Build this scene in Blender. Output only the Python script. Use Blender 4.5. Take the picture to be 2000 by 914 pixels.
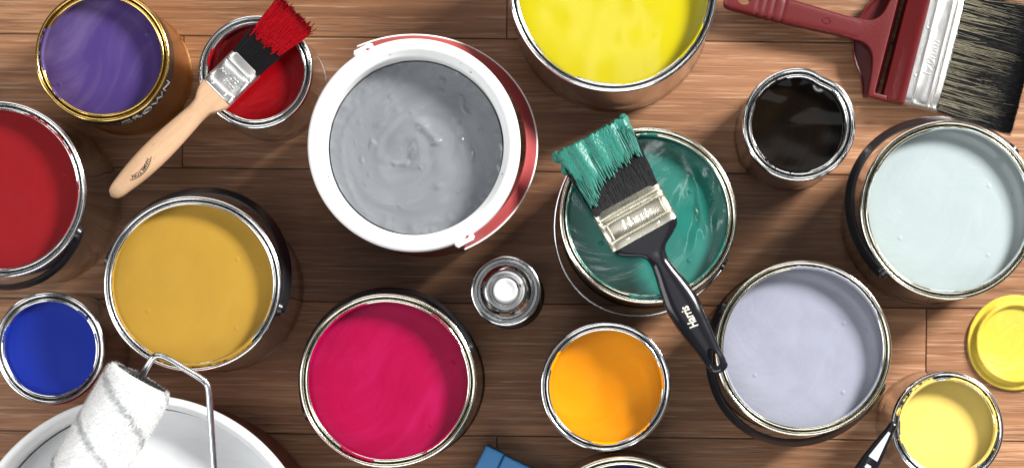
import bpy, bmesh, math, random
import numpy as np
from mathutils import Vector, Matrix, noise
random.seed(7); rng = np.random.default_rng(7)
for o in list(bpy.data.objects): bpy.data.objects.remove(o)
SC = bpy.context.scene; COL = SC.collection; R = math.radians; PI = math.pi

# ------------------------------------------------------------------ camera, light, exposure
H, F, PX, PY = 2.36, 4588.0, 1150.0, 720.0     # lens height over the floor; focal length and foot point in photo pixels
cam = bpy.data.objects.new('camera', bpy.data.cameras.new('camera')); COL.objects.link(cam); SC.camera = cam
cam.location = (0, 0, H); cam.data.sensor_fit = 'HORIZONTAL'; cam.data.sensor_width = 36
cam.data.lens = F/2000*36; cam.data.shift_x = -0.075; cam.data.shift_y = 0.1315
cam.data.clip_end = 50; cam.data.clip_start = 0.05
cam.data.dof.use_dof = True; cam.data.dof.focus_distance = H-0.16; cam.data.dof.aperture_fstop = 18

w = bpy.data.worlds.new('World'); SC.world = w; w.use_nodes = True
w.node_tree.nodes['Background'].inputs[0].default_value = (0.93, 0.96, 1.0, 1)
w.node_tree.nodes['Background'].inputs[1].default_value = 0.05
def area(name, loc, target, sx, sy, power, col=(1, 1, 1)):
    d = bpy.data.lights.new(name, 'AREA'); d.shape = 'RECTANGLE'; d.size = sx; d.size_y = sy; d.energy = power; d.color = col
    o = bpy.data.objects.new(name, d); COL.objects.link(o); o.location = loc
    o.rotation_euler = (Vector(target)-Vector(loc)).to_track_quat('-Z', 'Y').to_euler()
    return o
area('key_softbox', (1.85, 1.42, 1.62), (0.0, 0.12, 0), 0.65, 0.65, 152, (1, 0.985, 0.96))
area('ceiling_strip', (0.05, 0.80, 3.3), (0.05, 0.80, 0), 0.07, 0.75, 2.0, (1, 1, 1))
area('left_softbox', (-1.6, -0.25, 1.1), (-0.1, 0.1, 0.1), 1.0, 1.3, 15.5, (0.97, 0.985, 1))
area('top_softbox', (-0.3, 1.75, 1.2), (-0.1, 0.2, 0), 1.6, 0.6, 7, (1, 0.985, 0.96))
area('near_softbox', (0, -1.2, 1.2), (-0.1, 0.1, 0), 1.6, 0.6, 10.5, (0.97, 0.985, 1))
area('overhead_softbox', (-0.1, -0.12, 3.3), (-0.1, -0.12, 0), 1.7, 1.25, 4, (0.97, 0.985, 1))
SC.view_settings.view_transform = 'Standard'; SC.view_settings.look = 'None'
SC.view_settings.exposure = 0.25; SC.view_settings.gamma = 1; SC.view_settings.use_curve_mapping = False
SC.render.engine = 'CYCLES'; SC.cycles.use_denoising = True; SC.cycles.max_bounces = 8
SC.cycles.sample_clamp_indirect = 4

# ------------------------------------------------------------------ helpers
def k(z): return (H-z)/F                          # metres per photo pixel at height z
def at(px, py, z=0.0): return Vector(((px-PX)*k(z), (PY-py)*k(z), z))
def link(o, parent=None):
    COL.objects.link(o)
    if parent is not None: o.parent = parent
    return o
def shade(me, smooth=True):
    me.polygons.foreach_set('use_smooth', [smooth]*len(me.polygons)); me.update()
def raw(name, v, f, m, parent=None, smooth=True, sharp=None):
    me = bpy.data.meshes.new(name); me.from_pydata([tuple(p) for p in v], [], [tuple(q) for q in f]); me.update()
    shade(me, smooth)
    if sharp is not None: me.set_sharp_from_angle(angle=R(sharp))
    me.materials.append(m)
    return link(bpy.data.objects.new(name, me), parent)
def from_bm(name, bm, m, parent=None, smooth=True, sharp=35):
    me = bpy.data.meshes.new(name); bm.to_mesh(me); bm.free(); shade(me, smooth)
    if smooth and sharp: me.set_sharp_from_angle(angle=R(sharp))
    me.materials.append(m)
    return link(bpy.data.objects.new(name, me), parent)
def tag(o, label, cat, group=None, kind=None):
    o['label'] = label
    if cat: o['category'] = cat
    if group: o['group'] = group
    if kind: o['kind'] = kind
    return o
def thing(name, label, cat, loc=(0, 0, 0), rotz=0, group=None):
    o = bpy.data.objects.new(name, None); COL.objects.link(o); o.empty_display_size = 0.02
    o.location = loc; o.rotation_euler = (0, 0, rotz)
    return tag(o, label, cat, group)
def lathe(name, prof, m, parent=None, n=128, loc=(0, 0, 0), cap0=False, cap1=False, sharp=50, wob=None):
    prof = np.array(prof, float); a = np.arange(n)*2*PI/n; P = len(prof)
    v = np.zeros((P, n, 3))
    v[:, :, 0] = prof[:, 0:1]*np.cos(a); v[:, :, 1] = prof[:, 0:1]*np.sin(a); v[:, :, 2] = prof[:, 1:2]
    if wob is not None: v = wob(v, a)
    f = []
    for i in range(P-1):
        for j in range(n):
            j2 = (j+1) % n; f.append((i*n+j, i*n+j2, (i+1)*n+j2, (i+1)*n+j))
    if cap0: f.append(tuple(range(n))[::-1])
    if cap1: f.append(tuple((P-1)*n+j for j in range(n)))
    o = raw(name, v.reshape(-1, 3), f, m, parent, True, sharp); o.location = loc
    return o
def smoothpts(pts, it=3, closed=False):
    p = [Vector(q) for q in pts]
    for _ in range(it):
        q = []
        if not closed: q.append(p[0])
        for i in range(len(p) if closed else len(p)-1):
            a, b = p[i], p[(i+1) % len(p)]; q += [a*.75+b*.25, a*.25+b*.75]
        if not closed: q.append(p[-1])
        p = q
    return p
def sweep(name, path, sect, m, parent=None, up=(0, 0, 1), caps=True, sharp=40):
    """sweeps a closed 2-D section [(side, up)] along a path; up may be a list of vectors"""
    p = [Vector(q) for q in path]; n = len(sect); v = []; f = []
    for i, c in enumerate(p):
        t = (p[min(i+1, len(p)-1)]-p[max(i-1, 0)]).normalized()
        u = Vector(up[i]) if isinstance(up, list) else Vector(up)
        s = t.cross(u)
        if s.length < 1e-4: s = Vector((1, 0, 0))
        s.normalize(); uu = s.cross(t).normalized()
        v += [c+s*a+uu*b for a, b in sect]
    for i in range(len(p)-1):
        for j in range(n):
            f.append((i*n+j, i*n+(j+1) % n, (i+1)*n+(j+1) % n, (i+1)*n+j))
    if caps: f += [tuple(range(n))[::-1], tuple((len(p)-1)*n+j for j in range(n))]
    return raw(name, v, f, m, parent, True, sharp)
def circ(r, n=10): return [(r*math.cos(2*PI*i/n), r*math.sin(2*PI*i/n)) for i in range(n)]
def rrect(a, b, e=4, n=16):
    o = []
    for i in range(n):
        t = 2*PI*(i+.5)/n; c, s = math.cos(t), math.sin(t)
        o.append((a*abs(c)**(2/e)*(1 if c > 0 else -1), b*abs(s)**(2/e)*(1 if s > 0 else -1)))
    return o
def loft(name, st, m, parent=None, e=3.0, n=40, sharp=40, endcap=True):
    """st: (y, half width, half thickness, z centre[, x centre]) cross-sections along local Y"""
    v = []; f = []
    for s in st:
        y, a, b, zc = s[:4]; xc = s[4] if len(s) > 4 else 0; ee = s[5] if len(s) > 5 else e
        for (x, z) in rrect(a, b, ee, n): v.append((xc+x, y, zc+z))
    for i in range(len(st)-1):
        for j in range(n):
            f.append((i*n+j, (i+1)*n+j, (i+1)*n+(j+1) % n, i*n+(j+1) % n))
    if endcap: f += [tuple(range(n)), tuple((len(st)-1)*n+j for j in range(n))[::-1]]
    o = raw(name, v, f, m, parent, True, sharp)
    bm = bmesh.new(); bm.from_mesh(o.data); bmesh.ops.recalc_face_normals(bm, faces=bm.faces); bm.to_mesh(o.data); bm.free()
    return o
def prism(name, pts, z0, z1, m, parent=None, bev=0.001, seg=2, sharp=40):
    bm = bmesh.new(); vs = [bm.verts.new((p[0], p[1], z0)) for p in pts]; fa = bm.faces.new(vs)
    ex = bmesh.ops.extrude_face_region(bm, geom=[fa]); 
    for g in ex['geom']:
        if isinstance(g, bmesh.types.BMVert): g.co.z = z1
    bmesh.ops.recalc_face_normals(bm, faces=bm.faces)
    if bev:
        ed = [e for e in bm.edges if (abs(e.verts[0].co.z-e.verts[1].co.z) < 1e-6 and e.verts[0].co.z > z1-1e-6)]
        bmesh.ops.bevel(bm, geom=ed, offset=bev, segments=seg, affect='EDGES', profile=.6, clamp_overlap=True)
    return from_bm(name, bm, m, parent, True, sharp)
def spline(xs, ys, x):
    """smooth (monotone-ish) interpolation for outlines"""
    xs = np.array(xs); ys = np.array(ys); d = np.gradient(ys, xs); i = np.clip(np.searchsorted(xs, x)-1, 0, len(xs)-2)
    h = xs[i+1]-xs[i]; t = (x-xs[i])/h
    return (2*t**3-3*t**2+1)*ys[i]+(t**3-2*t**2+t)*h*d[i]+(-2*t**3+3*t**2)*ys[i+1]+(t**3-t**2)*h*d[i+1]
def text_mesh(name, s, size, depth, m, parent, loc, rotz=0, shear=0.0, wrap=None, bold=0.0, xs=1.0, bevel=0.0):
    cu = bpy.data.curves.new('txt', 'FONT'); cu.body = s; cu.size = size; cu.extrude = depth; cu.bevel_depth = bevel; cu.bevel_resolution = 1; cu.shear = shear; cu.offset = bold
    cu.align_x = 'CENTER'; cu.align_y = 'CENTER'; cu.resolution_u = 4
    to = bpy.data.objects.new('txt', cu); COL.objects.link(to)
    dg = bpy.context.evaluated_depsgraph_get(); me = bpy.data.meshes.new_from_object(to.evaluated_get(dg))
    bpy.data.objects.remove(to); bpy.data.curves.remove(cu)
    for v in me.vertices: v.co.x *= xs
    if wrap:
        bm = bmesh.new(); bm.from_mesh(me); bmesh.ops.subdivide_edges(bm, edges=[e for e in bm.edges if e.calc_length() > size*.12], cuts=2); 
        for v in bm.verts: v.co = wrap(v.co)
        bmesh.ops.recalc_face_normals(bm, faces=bm.faces); bm.to_mesh(me); bm.free()
    me.name = name; me.materials.clear(); me.materials.append(m); shade(me, False)
    o = link(bpy.data.objects.new(name, me), parent); o.location = loc; o.rotation_euler = (0, 0, rotz)
    return o

# ------------------------------------------------------------------ materials
def mat(name):
    m = bpy.data.materials.new(name); m.use_nodes = True; nt = m.node_tree
    return m, nt, nt.nodes['Principled BSDF']
def N(nt, t, **kw):
    n = nt.nodes.new(t)
    for a, b in kw.items():
        if a.startswith('i_'): n.inputs[a[2:].replace('_', ' ')].default_value = b
        else: setattr(n, a, b)
    return n
def L(nt, a, b): nt.links.new(a, b)
def ramp(nt, src, stops):
    r = N(nt, 'ShaderNodeValToRGB'); e = r.color_ramp.elements
    while len(e) < len(stops): e.new(0.5)
    for x, (p, c) in zip(e, stops): x.position = p; x.color = (*c, 1) if len(c) == 3 else c
    L(nt, src, r.inputs[0]); return r
def mixc(nt, fac, a, b, blend='MIX'):
    x = N(nt, 'ShaderNodeMix', data_type='RGBA', blend_type=blend)
    for i, s in ((0, fac), (6, a), (7, b)):
        if hasattr(s, 'is_linked'): L(nt, s, x.inputs[i])
        else: x.inputs[i].default_value = s if i == 0 else (*s, 1)
    return x.outputs[2]
def bump(nt, src, b, strength=.3, dist=.001):
    n = N(nt, 'ShaderNodeBump'); n.inputs['Strength'].default_value = strength; n.inputs['Distance'].default_value = dist
    L(nt, src, n.inputs['Height']); L(nt, n.outputs[0], b.inputs['Normal']); return n
def coords(nt, scale=(1, 1, 1), kind='Object'):
    t = N(nt, 'ShaderNodeTexCoord'); mp = N(nt, 'ShaderNodeMapping'); mp.inputs['Scale'].default_value = scale
    L(nt, t.outputs[kind], mp.inputs[0]); return mp.outputs[0]
def noisen(nt, vec, scale, detail=4, dist=0, rough=.55):
    n = N(nt, 'ShaderNodeTexNoise'); n.inputs['Scale'].default_value = scale; n.inputs['Detail'].default_value = detail
    n.inputs['Distortion'].default_value = dist; n.inputs['Roughness'].default_value = rough
    L(nt, vec, n.inputs['Vector']); return n.outputs[0]

def metal(name, c, rough=.2, grime=.12, scratch=.05):
    m, nt, b = mat(name); v = coords(nt, (1, 1, 1))
    n1 = noisen(nt, v, 90, 5); n2 = noisen(nt, v, 25, 3)
    col = mixc(nt, ramp(nt, n2, [(.4, (0, 0, 0)), (.75, (1, 1, 1))]).outputs[0], c, tuple(x*(1-grime) for x in c))
    L(nt, col, b.inputs['Base Color']); b.inputs['Metallic'].default_value = 1
    r = N(nt, 'ShaderNodeMapRange'); L(nt, n1, r.inputs[0]); r.inputs[3].default_value = max(.03, rough-.08); r.inputs[4].default_value = rough+.1
    L(nt, r.outputs[0], b.inputs['Roughness']); bump(nt, n1, b, scratch, .0006)
    return m
def plain(name, c, rough=.4, metallic=0, b_scale=200, b_str=.05, var=.1, coat=0, spec=.5):
    m, nt, b = mat(name); v = coords(nt)
    n = noisen(nt, v, b_scale, 4); n2 = noisen(nt, v, 30, 4)
    L(nt, mixc(nt, n2, tuple(x*(1-var) for x in c), tuple(min(1, x*(1+var)) for x in c)), b.inputs['Base Color'])
    b.inputs['Roughness'].default_value = rough; b.inputs['Metallic'].default_value = metallic
    b.inputs['Coat Weight'].default_value = coat; b.inputs['Specular IOR Level'].default_value = spec
    bump(nt, n, b, b_str, .0008); return m
def paint(name, c, c2=None, rough=.22, streak=.5, bstr=.25, bscale=26, spec=.22, coat=0, swirl=2.5, dots=True):
    """liquid paint: stirred streaks of a second pigment, faint waves and a few burst bubbles"""
    m, nt, b = mat(name); v = coords(nt)
    c2 = c2 or tuple(min(1, x*1.25+.02) for x in c)
    sx = N(nt, 'ShaderNodeVectorMath', operation='LENGTH'); L(nt, v, sx.inputs[0])
    rot = N(nt, 'ShaderNodeVectorRotate', rotation_type='Z_AXIS')
    mu = N(nt, 'ShaderNodeMath', operation='MULTIPLY'); mu.inputs[1].default_value = swirl*18; L(nt, sx.outputs['Value'], mu.inputs[0])
    L(nt, v, rot.inputs[0]); L(nt, mu.outputs[0], rot.inputs['Angle'])
    n1 = noisen(nt, rot.outputs[0], bscale*.7, 4, .8)
    mp = N(nt, 'ShaderNodeMapping'); mp.inputs['Scale'].default_value = (1, .28, 1); L(nt, rot.outputs[0], mp.inputs[0])
    n2 = noisen(nt, mp.outputs[0], bscale*2.4, 5, 1.2)
    fac = ramp(nt, n2, [(.45, (0, 0, 0)), (.8, (streak,)*3)]).outputs[0]
    L(nt, mixc(nt, fac, c, c2), b.inputs['Base Color'])
    b.inputs['Roughness'].default_value = rough; b.inputs['Specular IOR Level'].default_value = spec; b.inputs['Coat Weight'].default_value = coat
    h = N(nt, 'ShaderNodeMath', operation='MULTIPLY_ADD'); L(nt, n2, h.inputs[0]); h.inputs[1].default_value = .35; L(nt, n1, h.inputs[2])
    hh = h.outputs[0]
    if dots:
        vo = N(nt, 'ShaderNodeTexVoronoi'); vo.inputs['Scale'].default_value = 48; L(nt, v, vo.inputs['Vector'])
        lt = N(nt, 'ShaderNodeMapRange', interpolation_type='SMOOTHSTEP'); L(nt, vo.outputs['Distance'], lt.inputs[0])
        lt.inputs[1].default_value = .04; lt.inputs[2].default_value = .14; lt.inputs[3].default_value = 1; lt.inputs[4].default_value = 0
        gate = N(nt, 'ShaderNodeSeparateColor'); L(nt, vo.outputs['Color'], gate.inputs[0])
        gt = N(nt, 'ShaderNodeMath', operation='GREATER_THAN'); L(nt, gate.outputs[0], gt.inputs[0]); gt.inputs[1].default_value = .8
        mm = N(nt, 'ShaderNodeMath', operation='MULTIPLY'); L(nt, gt.outputs[0], mm.inputs[0]); L(nt, lt.outputs[0], mm.inputs[1])
        ad = N(nt, 'ShaderNodeMath', operation='MULTIPLY_ADD'); L(nt, mm.outputs[0], ad.inputs[0]); ad.inputs[1].default_value = .75; L(nt, hh, ad.inputs[2]); hh = ad.outputs[0]
    bump(nt, hh, b, bstr, .004); return m
def wood_floor():
    m, nt, b = mat('oiled_oak_plank'); t = N(nt, 'ShaderNodeTexCoord'); oi = N(nt, 'ShaderNodeObjectInfo')
    off = N(nt, 'ShaderNodeVectorMath', operation='MULTIPLY_ADD'); cx = N(nt, 'ShaderNodeCombineXYZ')
    for i in range(3): L(nt, oi.outputs['Random'], cx.inputs[i])
    L(nt, cx.outputs[0], off.inputs[0]); off.inputs[1].default_value = (17, 9, 5); L(nt, t.outputs['Object'], off.inputs[2])
    def mapped(s):
        mp = N(nt, 'ShaderNodeMapping'); mp.inputs['Scale'].default_value = s; L(nt, off.outputs[0], mp.inputs[0]); return mp.outputs[0]
    broad = noisen(nt, mapped((1.3, 9, 1)), 1.6, 4, .6)
    grain = noisen(nt, mapped((3.2, 120, 1)), 1.0, 6, .9, .6)
    fine = noisen(nt, mapped((22, 520, 1)), 1.0, 3, .3)
    pores = noisen(nt, mapped((13, 400, 1)), 1.0, 2, .3)
    c1 = ramp(nt, broad, [(.22, (.245, .112, .055)), (.5, (.35, .165, .082)), (.78, (.48, .248, .128))]).outputs[0]
    c2 = mixc(nt, ramp(nt, grain, [(.3, (1, 1, 1)), (.62, (0, 0, 0))]).outputs[0], c1, (.225, .102, .048))
    gl = ramp(nt, grain, [(.5, (0, 0, 0)), (.8, (.32, .32, .32))]).outputs[0]
    c3 = mixc(nt, gl, c2, (.60, .345, .18))
    c4 = mixc(nt, ramp(nt, fine, [(.32, (.45, .45, .45)), (.47, (0, 0, 0))]).outputs[0], c3, (.10, .042, .022))
    c5 = mixc(nt, ramp(nt, pores, [(.57, (0, 0, 0)), (.68, (.5, .5, .5))]).outputs[0], c4, (.58, .38, .25))
    hv = N(nt, 'ShaderNodeHueSaturation'); L(nt, c5, hv.inputs['Color'])
    mr = N(nt, 'ShaderNodeMapRange'); L(nt, oi.outputs['Random'], mr.inputs[0]); mr.inputs[3].default_value = .72; mr.inputs[4].default_value = 1.18
    L(nt, mr.outputs[0], hv.inputs['Value']); L(nt, hv.outputs[0], b.inputs['Base Color'])
    kn = N(nt, 'ShaderNodeMath', operation='MULTIPLY_ADD'); L(nt, fine, kn.inputs[0]); kn.inputs[1].default_value = .6; L(nt, grain, kn.inputs[2])
    bump(nt, kn.outputs[0], b, .6, .0012)
    rr = N(nt, 'ShaderNodeMapRange'); L(nt, grain, rr.inputs[0]); rr.inputs[3].default_value = .27; rr.inputs[4].default_value = .48
    L(nt, rr.outputs[0], b.inputs['Roughness']); b.inputs['Specular IOR Level'].default_value = .38
    return m
def beech():
    m, nt, b = mat('bare_beech'); v = coords(nt, (60, 6, 60))
    n = noisen(nt, v, 6, 5, .6); n2 = noisen(nt, coords(nt, (300, 45, 300)), 5, 2)
    c = mixc(nt, n, (.46, .27, .15), (.64, .42, .26))
    c = mixc(nt, ramp(nt, n2, [(.62, (0, 0, 0)), (.72, (.5, .5, .5))]).outputs[0], c, (.30, .15, .08))
    L(nt, c, b.inputs['Base Color']); b.inputs['Roughness'].default_value = .45; bump(nt, n2, b, .06, .0006); return m

M = {}
M['wood'] = wood_floor(); M['beech'] = beech()
M['tin'] = metal('bright_tinplate', (.92, .92, .91), .12, .03, .006)
M['tin_cream'] = metal('lacquered_tinplate', (.93, .90, .77), .12, .03, .006)
M['brass'] = metal('gold_lacquer_tin', (.84, .60, .20), .16, .06, .02)
M['gold_body'] = metal('bronze_print', (.72, .42, .15), .3)
M['steel_body'] = metal('tin_body', (.66, .65, .64), .14)
M['steel_dark'] = metal('dark_printed_tin', (.10, .095, .09), .2)
M['ferrule'] = metal('nickel_ferrule', (.90, .89, .87), .3, .08, .1)
M['ferrule_gold'] = metal('brass_plated_ferrule', (.95, .90, .74), .26, .08, .08)
M['zinc'] = metal('zinc_wire', (.72, .73, .75), .2)
M['chrome'] = metal('spray_dome', (.70, .70, .70), .13)
M['black'] = plain('black_plastic', (.012, .012, .014), .28, b_str=.04)
M['black_gloss'] = plain('glossy_black_plastic', (.010, .010, .013), .16, b_str=.02, b_scale=60)
M['black_label'] = plain('black_print', (.014, .013, .014), .22)
M['black_matt'] = plain('matt_black_plastic', (.01, .01, .011), .75, spec=.2)
M['white'] = plain('white_plastic', (.82, .82, .81), .34, var=.02)
M['white_cap'] = plain('white_nozzle', (.66, .66, .66), .3, var=.03)
M['red_plastic'] = plain('red_plastic', (.094, .006, .007), .45, spec=.28, b_scale=900, b_str=.35, var=.05)
M['red_smooth'] = plain('smooth_red_plastic', (.088, .005, .006), .34, spec=.35, b_str=.05, var=.05)
M['red_bucket'] = plain('red_bucket_plastic', (.25, .012, .010), .3, var=.05)
M['pink_handle'] = plain('pale_red_plastic', (.33, .055, .055), .4, var=.05)
M['blue_plastic'] = plain('blue_plastic', (.10, .36, .76), .45, var=.08, b_scale=400, b_str=.1)
M['grey_insert'] = plain('grey_rubber', (.52, .52, .53), .5, var=.1)
M['ink'] = plain('dark_ink', (.02, .012, .01), .5)
M['cream_ink'] = plain('cream_ink', (.80, .76, .62), .45)
M['silver_ink'] = plain('silver_ink', (.42, .40, .40), .4)
M['joint'] = plain('floor_underlay', (.016, .010, .008), .8)

# ------------------------------------------------------------------ floor: planks laid on an underlay
fl = thing('floor', 'brown oak plank floor the tins stand on', None); fl['kind'] = 'structure'; fl.rotation_euler = (0, 0, R(-.6))
raw('underlay', [(-2, -1.5, -.006), (2, -1.5, -.006), (2, 1.7, -.006), (-2, 1.7, -.006)], [(0, 1, 2, 3)], M['joint'], fl, False)
PW = .1327; Y0 = .0645; PLEN = 1.25
def plank_mesh(ln):
    bm = bmesh.new(); bmesh.ops.create_cube(bm, size=1)
    for v in bm.verts: v.co = Vector((v.co.x*(ln-.0008), v.co.y*(PW-.0008), v.co.z*.012-.006))
    ed = [e for e in bm.edges if all(v.co.z > -.001 for v in e.verts)]
    bmesh.ops.bevel(bm, geom=ed, offset=.0006, segments=2, affect='EDGES')
    me = bpy.data.meshes.new('plank'); bm.to_mesh(me); bm.free(); me.materials.append(M['wood']); return me
pm = plank_mesh(PLEN)
joints = {2: 983, 1: 352, -1: 1808, -2: 972, 0: 2350, 3: 1500, -3: 400}     # a butt joint of each row, in photo pixels
for row in range(-8, 10):
    xj = (joints[row]-PX)*k(0) if row in joints else random.uniform(-.6, .6)
    for c in range(-2, 2):
        xc = xj+PLEN*(c+.5)
        if abs(xc) > 1.9: continue
        p = link(bpy.data.objects.new('plank', pm), fl); p.location = (xc, Y0+PW*(row-.5)+PW, 0)

# ------------------------------------------------------------------ paint tins
RIM = [(.7, -6.0), (.25, -5.0), (0, -3.8), (0, -2.1), (.28, -1.05), (1.0, -.27), (2.1, 0), (3.15, -.27), (3.8, -1.05), (4.0, -2.2),
       (4.05, -5.5), (4.2, -8.6), (4.8, -9.0), (5.4, -8.6), (5.55, -5.0), (5.6, -2.4), (5.95, -1.25), (6.6, -.7), (7.3, -.62), (8.2, -1.0), (8.8, -1.9), (9.0, -3.0), (8.9, -5.5), (8.8, -9.0)]
def rim_z(d):
    xs = [p[0] for p in RIM[3:22]]; zs = [p[1] for p in RIM[3:22]]
    return max(-3.2, float(np.interp(d, xs, zs)))
def fbm(x, y, s=0, o=3):
    t = 0; a = 1
    for i in range(o): t += a*noise.noise(Vector((x, y, s+i*7.3))); x *= 2.03; y *= 2.03; a *= .5
    return t
def paint_disc(parent, r, z, m, relief=None, nr=26, na=96, seed=0):
    v = [(0, 0, 0)]; f = []
    for i in range(1, nr+1):
        rr = r*i/nr
        for j in range(na):
            a = 2*PI*j/na; v.append((rr*math.cos(a), rr*math.sin(a), 0))
    for j in range(na): f.append((0, 1+j, 1+(j+1) % na))
    for i in range(nr-1):
        for j in range(na):
            a = 1+i*na; f.append((a+j, a+na+j, a+na+(j+1) % na, a+(j+1) % na))
    fn = relief or (lambda x, y: .0005*fbm(x*22, y*22, seed, 2))
    v = [(x, y, fn(x, y)) for x, y, _ in v]
    o = raw('paint', v, f, m, parent); o.location = (0, 0, z); return o
def smear(parent, Rr, sc, a0, a1, m, seed, lo=8.9, amp=3.5, thick=.5, name='paint_smear', gap=.35, base_d=7.2):
    """paint dried on the rim: an uneven strip that follows the rim's profile from the lip outwards"""
    n = max(16, int(abs(a1-a0)/1.2)); v = []; f = []; K = 7
    for i in range(n+1):
        t = i/n; a = R(a0+(a1-a0)*t); e = min(1, t*8, (1-t)*8)
        wdt = max(0.02, (noise.noise(Vector((i*.33, seed*3.1, 0)))*.9+.5-gap*.5))*amp*e
        for j in range(K):
            d = lo+.25-(lo+.25-base_d+wdt)*j/(K-1)*min(1, .1+e)
            hgt = thick*(math.sin(PI*j/(K-1))**.5 if 0 < j < K-1 else -.25)*(.6+.6*abs(noise.noise(Vector((i*.5, j*.7, seed)))))*e
            dd = d*sc; v.append(((Rr-dd*.001)*math.cos(a), (Rr-dd*.001)*math.sin(a), (rim_z(d)*sc+hgt)*.001))
    for i in range(n):
        for j in range(K-1):
            b = i*K+j; f.append((b, b+K, b+K+1, b+1))
    return raw(name, v, f, m, parent)
def strap(name, parent, Rw, h, ang, out, drop, m, wid=.006, thick=.0012, wire=None, z0=-.012, flat=0.0, axis=1.02):
    """a bail: half an ellipse from lug to lug, apex 'out' metres from the tin's axis in direction ang (degrees), lowered by 'drop'"""
    d = Vector((math.cos(R(ang)), math.sin(R(ang)), 0)); t = Vector((-d.y, d.x, 0)); pts = []; ups = []
    for i in range(49):
        a = PI*i/48; s = math.sin(a); c = math.cos(a)
        rr = t*(Rw*axis*c)+d*(out*s)
        pts.append(rr+Vector((0, 0, h+z0-drop*s)))
        o = Vector((rr.x, rr.y, 0)).normalized(); ups.append(list((o*(1-flat)+Vector((0, 0, 1))*flat).normalized()))
    o = sweep(name, pts, circ(wire, 10) if wire else rrect(wid, thick, 4, 12), m, parent, ups)
    return o, t*(Rw*axis)
def tin(px, py, rpx, h, pm_, depth, label, body='steel_body', rim='tin', handle=None, base_name='paint_tin', relief=None, smears=(), dent=None, nr=26, na=96, lip=None, seed=0, base_only=False):
    Rr = rpx*k(h); c = at(px, py, h)
    t = thing(base_name, label, 'paint tin', (c.x, c.y, 0), 0, 'open tins of paint')
    Rb = Rr-.0007
    body_prof = [(Rr-.004, .003), (Rr-.0015, .0), (Rr+.0002, .0008), (Rr+.0004, .002), (Rr-.0002, .0034), (Rb-.0003, .0045), (Rb-.0002, h*.25), (Rb, h*.5), (Rb-.0002, h*.75), (Rb, h-.0062),
                 (Rb-.0006, h-.0068), (Rb-.0012, h-.009), (Rb-.0012, .004), (Rr-.004, .003)]
    ph_ = random.uniform(0, 6.28); am_ = random.uniform(.0003, .0008)
    def wob(v, a):
        q = 1+am_*(np.cos(2*a+ph_)+.4*np.cos(3*a+2*ph_)+.2*np.cos(7*a+ph_))/Rr; v[:, :, 0] *= q; v[:, :, 1] *= q; return v
    if dent:
        da, dw, dd = dent
        def wob(v, a):
            g = np.exp(-((np.angle(np.exp(1j*(a-R(da)))))/R(dw))**2)
            zz = np.clip((v[:, :, 2]-(h-.03))/.03, 0, 1)
            rad = np.hypot(v[:, :, 0], v[:, :, 1]); s = 1-dd*g[None, :]*zz/np.maximum(rad, 1e-4); v[:, :, 0] *= s; v[:, :, 1] *= s; return v
    bo = lathe('body', body_prof, M[body], t, wob=wob)
    sc = 1.0; rw = lip or 9.0; sc = rw/9.0
    rp = [(Rr-d*.001*sc, h+z*.001*sc) for d, z in RIM]
    ri = lathe('rim', rp, M[rim], t, wob=wob, n=144)
    pa = paint_disc(t, Rr-.0022, h-depth*1.12, pm_, relief, nr, na, seed)
    for i, s in enumerate(smears):
        kw = dict(s[2]) if len(s) > 2 else {}
        mm = kw.pop('m', pm_); pd = smear(ri, Rr, sc, s[0], s[1], mm, i*5+px, **kw); pd.location = (0, 0, h)
    if handle:
        kind, ang, out, drop = handle[:4]; out = out*k(h)
        kw = handle[4] if len(handle) > 4 else {}
        if kind == 'strap':
            ho, lug = strap('handle', t, Rr, h, ang, out, drop, M['black'], **{'wid': .007, 'flat': .35, 'thick': .0016, **kw})
            lm = M['black']
        else:
            ho, lug = strap('handle', t, Rr, h, ang, out, drop, M['zinc'], wire=.00125, **kw); lm = M[body]
        for s in (1, -1):
            p = lug*s; d = p.normalized()
            bm = bmesh.new(); bmesh.ops.create_cone(bm, cap_ends=True, segments=20, radius1=.0075, radius2=.006, depth=.004)
            bmesh.ops.transform(bm, matrix=Matrix.Translation(d*(Rr+.0012)+Vector((0, 0, h-.012)))@d.to_track_quat('Z', 'Y').to_matrix().to_4x4(), verts=bm.verts)
            from_bm('handle_lug', bm, lm, t)
    return t, Rr

P = {}
P['purple'] = paint('purple_paint', (.062, .036, .155), (.15, .11, .23), rough=.22, streak=.9, bscale=8, swirl=.5)
P['red'] = paint('deep_red_paint', (.26, .002, .005), (.32, .012, .014), rough=.2, streak=.3)
P['brick'] = paint('brick_red_paint', (.215, .006, .009), (.25, .012, .014), rough=.35, streak=.2, bstr=.1, swirl=.4)
P['ochre'] = paint('ochre_paint', (.385, .22, .028), (.42, .25, .045), rough=.4, streak=.4, bstr=.2, swirl=.5, bscale=18)
P['blue'] = paint('blue_paint', (.008, .028, .34), (.012, .042, .38), rough=.4, streak=.2, bstr=.06, swirl=.4)
P['grey'] = paint('grey_paint', (.185, .195, .21), (.235, .245, .26), rough=.22, streak=.4, bstr=.22, bscale=34, swirl=1.2, spec=.45)
P['pink'] = paint('crimson_paint', (.33, .0, .044), (.41, .008, .09), rough=.3, streak=.6, bstr=.22, swirl=.6, bscale=16)
P['yellow'] = paint('yellow_paint', (.43, .365, .005), (.48, .40, .012), rough=.14, streak=.15, bstr=.06, bscale=14, swirl=.4)
P['green'] = paint('green_paint', (.018, .150, .120), (.04, .22, .18), rough=.12, streak=.5, bstr=.3, bscale=12, swirl=.7, spec=.5)
P['orange'] = paint('orange_paint', (.99, .32, .0005), (.99, .42, .02), rough=.25, streak=.4, bstr=.12, swirl=1.4)
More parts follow.
